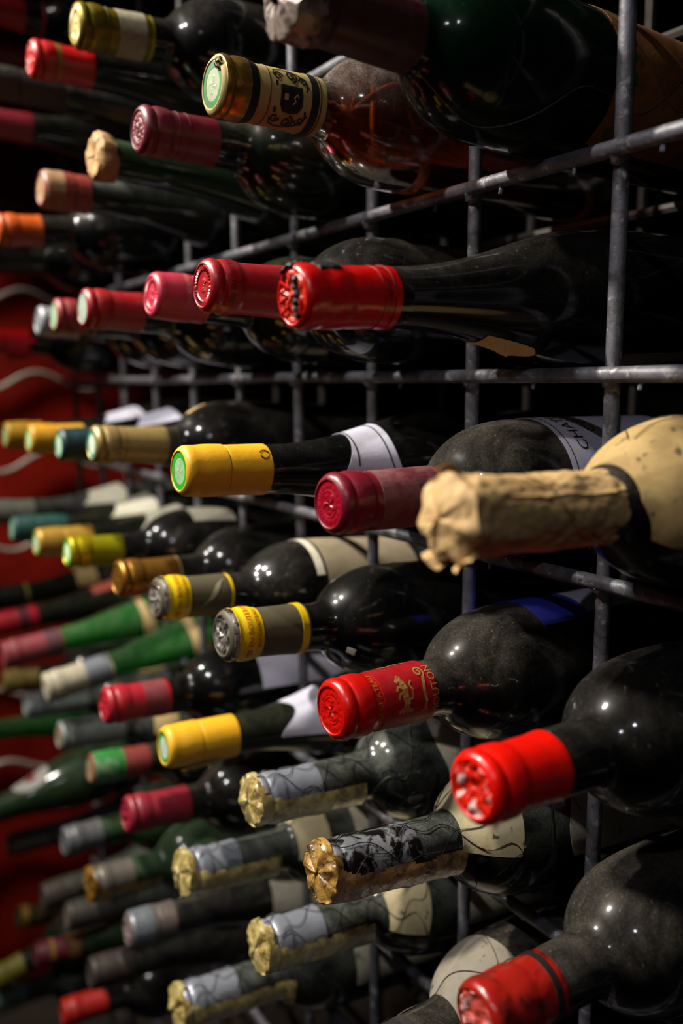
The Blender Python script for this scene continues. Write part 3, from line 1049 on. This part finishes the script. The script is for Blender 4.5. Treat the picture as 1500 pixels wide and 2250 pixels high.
# --- third row
LONG = [(0.007, 0.0136), (0.060, 0.0140), (0.082, 0.0145), (0.087, 0.0155), (0.092, 0.0178), (0.097, 0.0213), (0.103, 0.0258), (0.111, 0.0305),
        (0.120, 0.0342), (0.131, 0.0369), (0.145, 0.0384), (0.165, 0.0388), (0.300, 0.0386), (0.309, 0.036), (0.312, 0.031), (0.312, 0.026), (0.309, 0.012), (0.304, 0.0)]
SHAPES['long'] = LONG
b = Bottle('P1', 'near bottle with its whole neck wrapped in crumpled tan paper', shape='long', glass='dusty', cap=None)
def mat_creased(col, stain):
    t = NT('creased_wrapping_paper')
    t.set(Roughness=0.7)
    f = t.noise(40, 7, 0.65, dist=0.8)
    tc = t.n('ShaderNodeTexCoord')
    hs = []
    for sc_, ex in ((32, 0.035), (75, 0.05)):
        v = t.n('ShaderNodeTexVoronoi', feature='DISTANCE_TO_EDGE')
        v.inputs['Scale'].default_value = sc_
        nz = t.n('ShaderNodeTexNoise')
        nz.inputs['Scale'].default_value = 30
        t.l(tc.outputs['Object'], nz.inputs['Vector'])
        va = t.n('ShaderNodeVectorMath', operation='MULTIPLY_ADD')
        va.inputs[1].default_value = (0.02, 0.02, 0.02)
        t.l(nz.outputs['Color'], va.inputs[0])
        t.l(tc.outputs['Object'], va.inputs[2])
        t.l(va.outputs[0], v.inputs['Vector'])
        hs.append(t.mapr(v.outputs['Distance'], 0.0, ex * 3, 0.0, 1.0))
    h = t.math('ADD', hs[0], t.math('MULTIPLY', hs[1], 0.15))
    c = t.mix(0.6, hexc(col), t.ramp(f, 0.36, hexc(stain), 0.62, hexc(col)))
    line = t.mapr(hs[0], 0.0, 0.25, 0.35, 0.0)
    t.l(t.mix(line, c, hexc(stain)), t.b.inputs['Base Color'])
    t.bump(h, 0.40, 0.0012)
    return t.m


PAPER = mat_creased('d2b07a', '8e6232')
PAPER_OLD = mat_paper('d2b07a', '9a6c38', 0.55, 45, rough=0.7, spots=0.3)
VV, FF = [], []
na_, ns_ = 120, 90
for i in range(ns_ + 1):
    u = i / ns_
    for k in range(na_):
        a = 2 * pi * k / na_
        if u < 0.14:
            q = u / 0.14
            r, s = 0.0146 * q ** 0.8, 0.0015 + 0.004 * q * q
        else:
            q = (u - 0.14) / 0.86
            s = 0.0055 + 0.0815 * q
            r = 0.0154 - 0.0006 * sin(q * 3)
        c = crumple((cos(a) * 1.1, sin(a) * 1.1, s * 38), 0.0016, 1.5, 11.3)
        pleat = 0.0010 * abs(sin(4 * a + 3 * noise.noise(Vector((s * 30, 2, 7))))) * max(0, 1 - max(0, s) / 0.03)
        slit = 0.0
        a0_ = radians(60) + 0.05 * noise.noise(Vector((s * 50, 0, 3)))
        d_ = (a - a0_)
        if 0.020 < s < 0.099:
            lift = min(1, (s - 0.016) / 0.01)
            if -0.10 < d_ < 0.0:
                slit = 0.0011 * lift * (1 + d_ / 0.10)
            elif 0 <= d_ < 0.055 and s < 0.045:
                slit = -0.0016 * lift
        if u < 0.2 and u > 0.1:
            r += 0.0012 * sin(7 * a + 2)
        e = 0.0
        if u == 1:
            e = 0.002 * noise.noise(Vector((cos(a) * 2, sin(a) * 2, 1))) + (-0.012 * max(0, 1 - abs(d_ - 0.15) / 0.3))
        VV.append(((r + c + pleat + slit) * cos(a), (r + c + pleat + slit) * sin(a), s + e + (0.9 * c if u < 0.14 else 0)))
for i in range(ns_):
    for k in range(na_):
        k2 = (k + 1) % na_
        FF.append((i * na_ + k, (i + 1) * na_ + k, (i + 1) * na_ + k2, i * na_ + k2))
wrap = link('paper_wrap', mesh(VV, FF), PAPER, b.root, angle=30)
for (a0, sd, ln) in ((205, 1, 0.004), (-12, 2, 0.002), (150, 3, 0.003)):
    me = patch(lambda s: 0.0152, 0.006 - ln, 0.011, a0 - 16, a0 + 16, ns=6, na=8, edge0=lambda v: ln * abs(v - 0.5) * 1.6, curl=lambda u, v: 0.0035 * (1 - u) + 0.001 * sin(v * 7 + sd))
    link('paper_flap', me, PAPER, wrap)
b.label(0.0915, 0.138, -62, 122, mat_paper('b89a62', '6c5430', 0.55, 55, spots=0.8), 'shoulder_label', na=48, ns=16,
        edge1=lambda v: -0.020 * (2 * v - 1) ** 4, edge0=lambda v: 0.006 * max(0, v - 0.75) * 4)
ring = [[((b.gf(s_) + 0.0008) * cos(a), (b.gf(s_) + 0.0008) * sin(a), s_) for a in [radians(-40 + 140 * i / 40) for i in range(41)] for s_ in [0.134 - 0.014 * (2 * i_ - 1) ** 4 for i_ in [(math.degrees(a) + 62) / 184]]]]
link('label_border', tube(ring, 0.00025, 4), mat_plain('brown_ink', '5a4426', 0.6), b.root)
b.net(0.105, 0.22, 0.10, off=0.0012, n=3)
link('wire_twist', tube([[(0.0168 * cos(a), 0.0168 * sin(a), 0.030 + 0.05 * i / 40 + 0.004 * sin(3 * a)) for i in range(41) for a in [radians(20 + 130 * i / 40)]]], 0.00028, 4), mat_plain('thin_dark_wire', '2c2823', 0.45, 0.6), wrap)

b = Bottle('P2', 'maroon capsule with stamped end and dusty skirt beside the paper wrapped neck', glass='dusty', col='7e1830', rough=0.28, kind='stamp', facemat=mat_cap('a01830', 0.15, 0.25, 0.2, '50081a'))
b.band(0.0225, 0.0615, '7a3a42', 'dusty_skirt', mat=mat_cap('74303c', 0, 0.6, 0.8, '84605c', scale=60))
lb = b.label(0.126, 0.225, -80, 74, WHITE())
tm = mat_plain('brown_black_ink', '3a2018', 0.6)
b.text('CHATEAU', 0.0105, 0.141, 18, tm, on='glass', off=0.0007, parent=lb)
b.text('COS', 0.011, 0.156, 20, tm, on='glass', off=0.0007, parent=lb)
link('label_rule', patch(b.gf, 0.1295, 0.1300, -78, 72, off=0.0006, ns=1, na=24), tm, lb)

YEL = dict(col='e2b02c', rough=0.42, wear=0.12, wearcol='9a6a10')
b = Bottle('P3', 'yellow capsule with bright green ringed end and a small black arrow mark', shape='burg', glass='clean', cap='plain', disc='8aac82', discring='1fa024', **YEL)
arr = [ribbon2d([(0.0024 * cos(a), 0.0024 * sin(a)) for a in [q0 + 2.5 * i / 14 for i in range(15)]], lambda t: 0.0010 - 0.0005 * t) for q0 in (0.3, 0.3 + pi)]
arr = [([(x * 1.15, y * 1.15) for x, y in v_], f_) for v_, f_ in arr]
V, F = join2d(arr)
link('arrow_print', wrap_flat(V, F, b.cf, 0.0465, 50, 0.00032, 'top'), INK, b.cap, smooth=False)
sc = lambda v: 0.006 * (0.5 - 0.5 * cos(v * 4 * pi))
lb = b.label(0.100, 0.127, -75, 96, WHITE(), 'neck_label', edge0=lambda v: -0.008 * (2 * v - 1) ** 2 + 0.004, edge1=lambda v: 0.006 * abs(2 * v - 1) ** 3, na=40)
link('label_border', patch(b.gf, 0.122, 0.1228, -70, 92, off=0.0006, ns=1, na=30, edge0=lambda v: 0.005 * abs(2 * v - 1) ** 3, edge1=lambda v: 0.005 * abs(2 * v - 1) ** 3), INK, lb)
link('label_border', patch(b.gf, 0.1045, 0.1053, -60, 82, off=0.0006, ns=1, na=30), INK, lb)

b = Bottle('P4', 'pale gold capsule with teal ringed end, left of the yellow arrow mark capsule', glass='dark', col='b09a68', cm=0.45, rough=0.3, disc='c4cfb8', discring='1c8a72', L=0.055)
b.band(0.0222, 0.0226, '5a4a28')
b.band(0.0555, 0.066, '2a2418', 'dark_band', off=0.0002)
b.label(0.078, 0.100, -70, 0, TAN(), 'shoulder_label', edge1=lambda v: -0.008 * v)
NL = dict(edge0=lambda v: -0.010 * (2 * v - 1) ** 2, edge1=lambda v: 0.006 * abs(2 * v - 1))
b = Bottle('P5', 'short teal capsule with a pale end in the gold and yellow row', shape='burg', glass='clean', cap='plain', col='143c42', rough=0.35, disc='b0cbb0', discring='6ca878')
b.label(0.108, 0.140, -60, 60, WHITE(), 'neck_label', **NL)
b = Bottle('P6', 'ochre yellow capsule left of the short teal capsule', shape='burg', glass='clean', cap='plain', disc='b8d6a8', discring='4a9a2c', col='c4941a', rough=0.4)
b.label(0.108, 0.140, -60, 60, WHITE(), 'neck_label', **NL)
b = Bottle('P7', 'farthest ochre yellow capsule of the row, cut by the left edge', shape='burg', glass='clean', cap='plain', disc='a4c494', discring='58902c', col='ae8818', rough=0.4)
b.label(0.108, 0.140, -60, 60, WHITE(), 'neck_label', **NL)

# --- fourth row
b = Bottle('M', 'red capsule with gold print and stamped end on a dusty round shoulder', glass='dusty', cap='tin', col='b81810', rough=0.22, wear=0.25, wearcol='5a0806', kind='stamp')
RB = mat_cap('a01420', 0.0, 0.42, 0.2, '6a0810')
b.band(0.0225, 0.0575, 'a01420', 'printed_skirt', mat=RB)
FM = 62
b.text('AU CHATEAU', 0.0042, 0.0195, 62, GOLD, off=0.0006)
b.text('L. MOUTON', 0.0060, 0.0535, 78, GOLD, off=0.0006)
art = [ribbon2d(spiral(0.0075, 0.0075, 0.0026, 1.5, -1.2, 1), 0.0008),
       ribbon2d([(0.0088, 0.0055), (0.0078, 0.0030), (0.0070, 0.0), (0.0078, -0.0035), (0.0070, -0.0060)], 0.0014),
       ribbon2d([(0.0058, -0.0072), (0.0072, -0.0060), (0.0084, -0.0075)], 0.0008)]
for P, wd_ in (([(-0.0060, 0.0050), (-0.0048, 0.0062), (-0.0034, 0.0056), (-0.0030, 0.0040)], 0.0016),       # heraldic beast rearing between two scrolls
               ([(-0.0034, 0.0050), (-0.0026, 0.0022), (-0.0030, -0.0008), (-0.0022, -0.0036)], 0.0030),
               ([(-0.0032, 0.0026), (-0.0056, 0.0034), (-0.0070, 0.0018)], 0.0010),
               ([(-0.0032, 0.0012), (-0.0058, 0.0006), (-0.0066, -0.0012)], 0.0010),
               ([(-0.0024, -0.0030), (-0.0044, -0.0044), (-0.0040, -0.0068)], 0.0011),
               ([(-0.0020, -0.0034), (-0.0014, -0.0054), (-0.0024, -0.0070)], 0.0011),
               ([(-0.0022, -0.0020), (0.0006, -0.0014), (0.0012, 0.0016), (0.0000, 0.0034), (0.0016, 0.0048)], 0.0008),
               ([(-0.0050, 0.0064), (-0.0042, 0.0078), (-0.0030, 0.0064)], 0.0008)):
    art.append(ribbon2d(P, wd_))
art.append(ribbon2d([(-0.0070, -0.0060), (-0.0035, -0.0050), (0.0005, -0.0062)], 0.0016))
art.append(ribbon2d(spiral(-0.004, 0.0190, 0.0028, 1.4, 0, 1), 0.0008))
art.append(ribbon2d(spiral(0.002, 0.0200, 0.0026, 1.4, 1, -1), 0.0008))
art.append(ribbon2d([(-0.008, 0.0170), (-0.004, 0.0150), (0.002, 0.0160), (0.006, 0.0150)], 0.0008))
V, F = join2d(art)
V = [(x * 1.15, y * 1.35) for x, y in V]
link('gold_crest', wrap_flat(V, F, b.cf, 0.0385, FM + 6, 0.0006, 'top'), GOLD, b.cap, smooth=False)
b.label(0.124, 0.160, -70, 36, mat_paper('3038b8', '202888', 0.3), 'blue_label', edge0=lambda v: -0.002 * v)
b.label(0.1605, 0.225, -70, 30, WHITE(), 'paper_label')

SIL = mat_flaky('a8a29a', '4a4038', (0.48, 0.60), 220, 0.3, 0.7)
GREYSKIRT = mat_paper('5e5743', '4a4434', 0.5, 60)
for key, lab in (('Q1', 'yellow banded capsule with crumpled silver end and red lettering'), ('Q2', 'yellow banded capsule with a streaked grey skirt, second of two alike')):
    b = Bottle(key, lab, glass='clean' if key == 'Q1' else 'dark', cap='tin', col='5e5743', rough=0.5, kind='rough', facemat=SIL)
    b.band(0.0003, 0.0056, 'a8a29a', 'silver_lip', mat=SIL)
    yb = b.band(0.0050, 0.0205, 'e6c818', 'yellow_band', mat=mat_cap('e6c81a', 0.1, 0.35, 0.15, 'a8860c'), off=0.0005)
    yb2 = b.band(0.0465, 0.0520, 'e6c818', 'yellow_band', mat=mat_cap('e6c81a', 0.1, 0.35, 0.15, 'a8860c'), off=0.0004)
    b.text('MIS EN BOUTEILLE', 0.0046, 0.0118, 64, REDINK, off=0.00075, parent=yb)
    b.text('AU CHATEAU', 0.0040, 0.0172, 60, REDINK, off=0.00075, parent=yb)
    if key == 'Q2':
        for k in range(5):
            P = [(0.028 + 0.015 * t + 0.001 * k, (-0.012 + 0.016 * t) + 0.0018 * k + 0.001 * sin(7 * t + k)) for t in [i / 12 for i in range(13)]]
            V, F = ribbon2d(P, lambda t: 0.0010 * sin(pi * t) + 0.0001)
            link('skirt_streak', wrap_flat([(x - 0.03, y) for x, y in V], F, b.cf, 0.03, 68, 0.0004, 'top'), mat_plain('pale_streak', '9a8f72', 0.5), b.cap, smooth=False)  # flat pale streaks laid on the skirt
        b.label(0.108, 0.114, -60, 62, CREAM(), 'label_edge')
        b.label(0.1165, 0.20, -60, 70, mat_paper('8e8068', '6a5c48', 0.6, 30))
    else:
        b.label(0.0745, 0.0785, 112, 122, CREAM(), 'torn_paper', ns=4, na=6)
b = Bottle('Q3', 'copper capsule with stamped end, left of the yellow banded ones', glass='dark', col='a07432', cm=0.7, rough=0.3, kind='stamp')
b.band(0.0478, 0.0490, 'd0a060', metal=0.6)
b = Bottle('Q4', 'shiny yellow green capsule with a white and green end', glass='dark', col='a8a418', cm=0.55, rough=0.28, disc='cfe2b4', discring='3aa02c')
b.band(0.0005, 0.0185, 'd8c62a', 'bright_lip', mat=mat_cap('d8c428', 0.75, 0.22, 0.15, '6a5a10'))
b.label(0.108, 0.150, -50, 40, CREAM())
b = Bottle('Q5', 'golden capsule partly behind the yellow green one', shape='burg', glass='olive', cap='plain', col='b89440', cm=0.3, rough=0.35, disc='c0d8b0', discring='5aa850')
b.label(0.110, 0.145, -60, 60, mat_paper('dedac6', 'aaa48c', 0.3), 'neck_label', **NL)
b = Bottle('Q6', 'dull teal capsule at the left edge on a long dark bottle', shape='burg', glass='olive', cap='plain', col='2c5c56', rough=0.45, disc='98c0a8', discring='5ca080')
b.label(0.112, 0.150, -55, 62, mat_paper('dedac6', 'aaa48c', 0.3), 'neck_label', **NL)
b = Bottle('Q7', 'grey far bottle at the left edge above the dull teal capsule', shape='burg', glass='mouldy', cap='plain', col='8a8a80', rough=0.5)
b.label(0.112, 0.150, -50, 66, mat_paper('dedac6', 'aaa48c', 0.3), 'neck_label', **NL)

# --- fifth row
b = Bottle('S1', 'near bright red capsule with white scuffed end, at the lower right', glass='dark', cap='tin', col='d81a0a', rough=0.22, wear=0.2, wearcol='8a0c04', kind='rough',
           facemat=mat_flaky('b81808', 'e0c8c4', (0.54, 0.60), 120, 0.3))
b = Bottle('S20', 'near dull red waxed capsule cut by the bottom edge', glass='dusty', cap='wax', col='9c1a12', rough=0.25, wear=0.6, wearcol='5c2c28', kind='rough',
           capmat=mat_flaky('8c1810', '4a1410', (0.52, 0.66), 70, 0.25), facemat=mat_flaky('a84038', 'c8a8a0', (0.5, 0.62), 110, 0.3))  # wax colour lowered for the weaker light away from the spot
b.band(0.034, 0.0375, '1c1414', 'dark_band', off=0.0005)
b = Bottle('S3', 'yellow capsule with a green ringed white end above the maroon one', shape='burg', glass='olive', cap='plain', disc='b4c2b0', discring='1a8a2a', **YEL)
b.label(0.094, 0.124, -72, 92, WHITE(), 'neck_label', na=40, edge0=lambda v: -0.010 * (2 * v - 1) ** 2 + 0.003 + 0.003 * sin(v * 12), edge1=lambda v: 0.008 * abs(2 * v - 1) ** 2)
me = patch(b.cf, 0.016, 0.036, 132, 196, off=0.0008, ns=10, na=16, edge1=lambda v: 0.004 * sin(v * 9), curl=lambda u, v: 0.011 * max(0, v - 0.35))
link('torn_foil', me, mat_cap('b8902c', 0.1, 0.4, 0.4, '7a5a14'), b.cap)
b = Bottle('S4', 'raspberry red capsule on a shiny dark shoulder, left of centre', glass='clean', cap='tin', col='a82434', rough=0.32, kind='rough')
b.band(0.030, 0.0485, '8a3038', 'dull_band', mat=mat_cap('80303a', 0, 0.6, 0.5, '5a4040'), off=0.0002)
b.label(0.122, 0.22, -70, 78, WHITE())
b = Bottle('S7', 'far red capsule with a dark band on a long dark bottle', shape='hock', glass='olive', cap='plain', col='c02038', rough=0.4)
b.band(0.030, 0.042, '5a1c2c')
b.label(0.120, 0.150, -50, 40, mat_paper('b0503c', '7a3024', 0.4), 'red_label')
b = Bottle('S8', 'far dark bottle with a yellow ringed mouth and tan label', shape='hock', glass='olive', cap='plain', col='22261c', rough=0.5)
b.band(0.048, 0.056, 'a09a48', 'yellow_band', off=0.0006)
b.label(0.118, 0.145, -50, 80, TAN(), 'tan_label')

RI = dict(cap='tin', col='9a9ea8', cm=0.4, rough=0.34, wear=0.3, wearcol='4a4c50', kind='rough')
LABS = CREAM()
b = Bottle('S15', 'silver capsule in wire netting with gold cellophane, above the torn one', shape='rioja', glass='mouldy', **RI)
b.cello(0.074, 80, 175)
b.net(-0.001, 0.115, 0.030)
b.label(0.124, 0.19, -40, 100, LABS, edge0=lambda v: 0.004 * sin(v * 8))
b = Bottle('S17', 'torn silver and black capsule in wire netting with split gold cellophane', shape='rioja', glass='mouldy', cap='tin', kind='rough',
           capmat=mat_flaky('8a8c92', '15110f', (0.46, 0.54), 85, 0.35, 0.45), facemat=mat_flaky('8a7448', '1c140e', (0.5, 0.6), 130, 0.35), L=0.052)
b.cello(0.082, 82, 185, col='c89a50', stain='3a2410')
b.net(-0.002, 0.150, 0.045, n=4)
b.label(0.0835, 0.106, -70, 88, mat_paper('c4b894', '8a7a58', 0.5, 40, spots=0.9), 'neck_label', edge0=lambda v: -0.004 * v, edge1=lambda v: 0.005 * sin(v * pi))
b.label(0.145, 0.230, 0, 96, LABS, edge1=lambda v: 0.0, edge0=lambda v: 0.006 * sin(v * 6))
b = Bottle('S16', 'silver capsule over a gold cellophane strip, below the maroon capsule', shape='rioja', glass='mouldy', **RI)
b.cello(0.072, 76, 170)
b.net(-0.001, 0.04, 0.030)
b.label(0.086, 0.107, -60, 92, mat_paper('b0a27e', '8a7a58', 0.5, 40, spots=0.8), 'neck_label')
b.label(0.128, 0.21, -50, 90, LABS)
b = Bottle('S18', 'silver capsule in netting with gold cellophane, below the torn one', shape='rioja', glass='mouldy', **RI)
b.cello(0.078, 78, 175)
b.net(-0.001, 0.12, 0.034)
b.label(0.087, 0.109, -60, 96, mat_paper('bcae8a', '8a7a58', 0.5, 40, spots=0.8), 'neck_label', edge1=lambda v: 0.005 * sin(v * pi))
b.label(0.135, 0.22, -50, 96, LABS)
b = Bottle('S19', 'silver capsule with netting at the bottom edge, lowest of its kind', shape='rioja', glass='mouldy', **RI)
b.cello(0.088, 76, 175)
b.net(-0.001, 0.07, 0.030)
b.label(0.135, 0.22, -50, 96, LABS)
b = Bottle('S14', 'maroon red capsule beside the silver netted capsule', glass='dark', col='8e2236', rough=0.4, kind='rough')
b = Bottle('S13', 'bottle with a green foil mouth and faded pink red skirt', glass='olive', cap='plain', col='8c3a36', rough=0.5, wear=0.6, facemat=mat_paper('8a7a5a', '4a3a28', 0.7, 90))
b.band(0.0005, 0.030, '2c7a34', 'green_foil', mat=mat_flaky('2a7432', '6a8a6a', (0.5, 0.62), 80, 0.4))
b = Bottle('S11', 'dusty grey silver capsule just under the raspberry red one', glass='mouldy', cap='tin', col='9aa0a0', cm=0.3, rough=0.45, wear=0.6, wearcol='5a4a34', facemat=mat_paper('8a7248', '4a3820', 0.7, 100))
b.label(0.090, 0.115, -40, 90, TAN(), 'tan_label')
b = Bottle('S5', 'cream and grey capsule on a bright green slim bottle', shape='hock', glass='green', col='b6ae98', rough=0.45, wear=0.5, wearcol='6a6a68', kind='rough')
b.band(0.040, 0.066, '80848a', 'grey_band', mat=mat_cap('7c8088', 0.2, 0.5, 0.5, '5a5a58'), off=0.0002)
b.label(0.150, 0.160, -60, 100, TAN(), 'neck_ring_label', edge1=lambda v: 0.010 * (2 * v - 1) ** 2)
b = Bottle('S6', 'faded pink capsule on a green slim bottle with a tan ring label', shape='hock', glass='green', col='9c4048', rough=0.5, wear=0.5, wearcol='6a5a58', kind='rough')
b.band(0.045, 0.070, '5e3c44', 'purple_grey_band', off=0.0002)
b.label(0.150, 0.158, -60, 110, TAN(), 'neck_ring_label', edge1=lambda v: 0.010 * (2 * v - 1) ** 2)
b = Bottle('S9', 'small grey silver capsule below the cream capsule', glass='mouldy', col='a0a8a8', cm=0.3, rough=0.45, wear=0.6)
b = Bottle('S10', 'tan capsuled neck at the left edge below the faded pink capsule', glass='olive', cap='plain', col='94803e', rough=0.5, wear=0.6)
b = Bottle('S12', 'bright green bare neck running in from the left edge', shape='hock', glass='green', cap=None)
link('cork', lathe([(0.0005, 0.0), (0.0, 0.006), (0.0005, 0.0088), (0.012, 0.0090)], 24), mat_paper('8a6a44', '5a4028', 0.6, 120), b.root)

# --- lowest rows
b = Bottle('S23', 'shiny grey capsule on a dark tapering bottle below the gold cellophane strip', shape='burg', glass='dusty', cap='plain', col='6e6a70', cm=0.35, rough=0.35, wear=0.7, wearcol='8a7048', kind='rough', facemat=mat_flaky('7a6a6c', '4a3c3c', (0.5, 0.6), 90, 0.4))
b.band(0.0005, 0.020, '9aa0a4', 'silver_lip', mat=mat_cap('98a0a6', 0.6, 0.3, 0.4, '5a5a5a'))
b.label(0.125, 0.20, -20, 100, LABS)
b = Bottle('S26', 'silver tan capsule on a green shouldered bottle in the lower left', glass='moss', cap='tin', col='77726c', cm=0.35, rough=0.4, wear=0.6, wearcol='5a4a3a', facemat=mat_paper('9a7a48', '4a3820', 0.7, 100))
b.cello(0.065, 95, 180, col='9a7028', stain='3a2408')
b = Bottle('S30', 'dull silver capsule left of the maroon capsule, low at the left', glass='moss', col='7c7e82', cm=0.4, rough=0.4, wear=0.6)
b = Bottle('S32', 'sloping dark bottle at the left edge with a white oval red dotted label', shape='burg', glass='moss', cap='plain', col='4a5050', rough=0.5)
lb = b.label(0.090, 0.135, -45, 45, mat_paper('c4c0bc', 'b0a8a0', 0.3), 'oval_label', na=36, edge0=lambda v: 0.0225 * (1 - math.sqrt(max(0, 1 - (2 * v - 1) ** 2))), edge1=lambda v: -0.0225 * (1 - math.sqrt(max(0, 1 - (2 * v - 1) ** 2))))
link('red_dot', patch(b.gf, 0.106, 0.119, -16, 16, off=0.0007, ns=6, na=14, edge0=lambda v: 0.0063 * (1 - math.sqrt(max(0, 1 - (2 * v - 1) ** 2))), edge1=lambda v: -0.0063 * (1 - math.sqrt(max(0, 1 - (2 * v - 1) ** 2)))), mat_plain('red_print', 'a02c20', 0.7), lb)
b = Bottle('S24', 'almost black capsule low down, below the shiny grey one', glass='dusty', cap='plain', col='3c3430', rough=0.5, wear=0.6, shape='burg')
b = Bottle('S25', 'dark dusty neck without bright foil under the silver tan capsule', shape='burg', glass='mouldy', cap='plain', col='44423a', rough=0.5, wear=0.6, facemat=mat_paper('6a5c58', '3a302c', 0.7, 100))
b = Bottle('S27', 'dark brown grey neck left of the silver tan capsule', shape='burg', glass='mouldy', cap='plain', col='4c483e', rough=0.5, wear=0.6)
b = Bottle('S31', 'brown grey neck at the left edge below the white oval label', shape='burg', glass='mouldy', cap='plain', col='544c44', rough=0.5, wear=0.6)
b = Bottle('S28', 'small tan gold mouth close to the left edge, low down', glass='olive', cap='tin', col='6c5838', cm=0.3, rough=0.45, wear=0.6)
b.band(0.0005, 0.012, 'b08a30', 'gold_lip', metal=0.4)
b = Bottle('S29', 'burgundy and tan banded capsule on a green neck, bottom left', shape='burg', glass='moss', cap='tin', col='6a2030', rough=0.45, wear=0.3)
b.band(0.0160, 0.021, 'b08048', 'gold_ring', metal=0.3)
b.band(0.036, 0.054, '8a6230', 'tan_band')
b = Bottle('S34', 'yellow green capsule cut by the left edge, bottom corner', glass='olive', cap='tin', col='8c8428', rough=0.45, wear=0.4)
b = Bottle('S33', 'scarlet capsule at the very bottom, left of centre', glass='dark', col='b42418', rough=0.4, wear=0.4)
b = Bottle('S36', 'pale green dusty mouth in the bottom left corner', glass='mouldy', cap='plain', col='6c8a78', rough=0.5, wear=0.4)
b = Bottle('S21', 'dark bottle at the bottom edge with a large cream shoulder label', shape='rioja', glass='dusty', cap='plain', col='2c2c2c', rough=0.5, wear=0.6)
b.label(0.082, 0.116, -75, 92, mat_paper('8e8678', '6a6256', 0.5, 40, spots=0.7), 'shoulder_label', edge1=lambda v: 0.006 * sin(v * 3.1))
b.net(0.02, 0.14, 0.05, n=3)
b = Bottle('S22', 'shadowed bottle at the bottom edge left of the cream shoulder label', glass='mouldy', cap='plain', col='3a3a3a', rough=0.5, wear=0.6)
b.label(0.128, 0.2, -40, 90, mat_paper('7c7668', '5a5448', 0.5, 40))
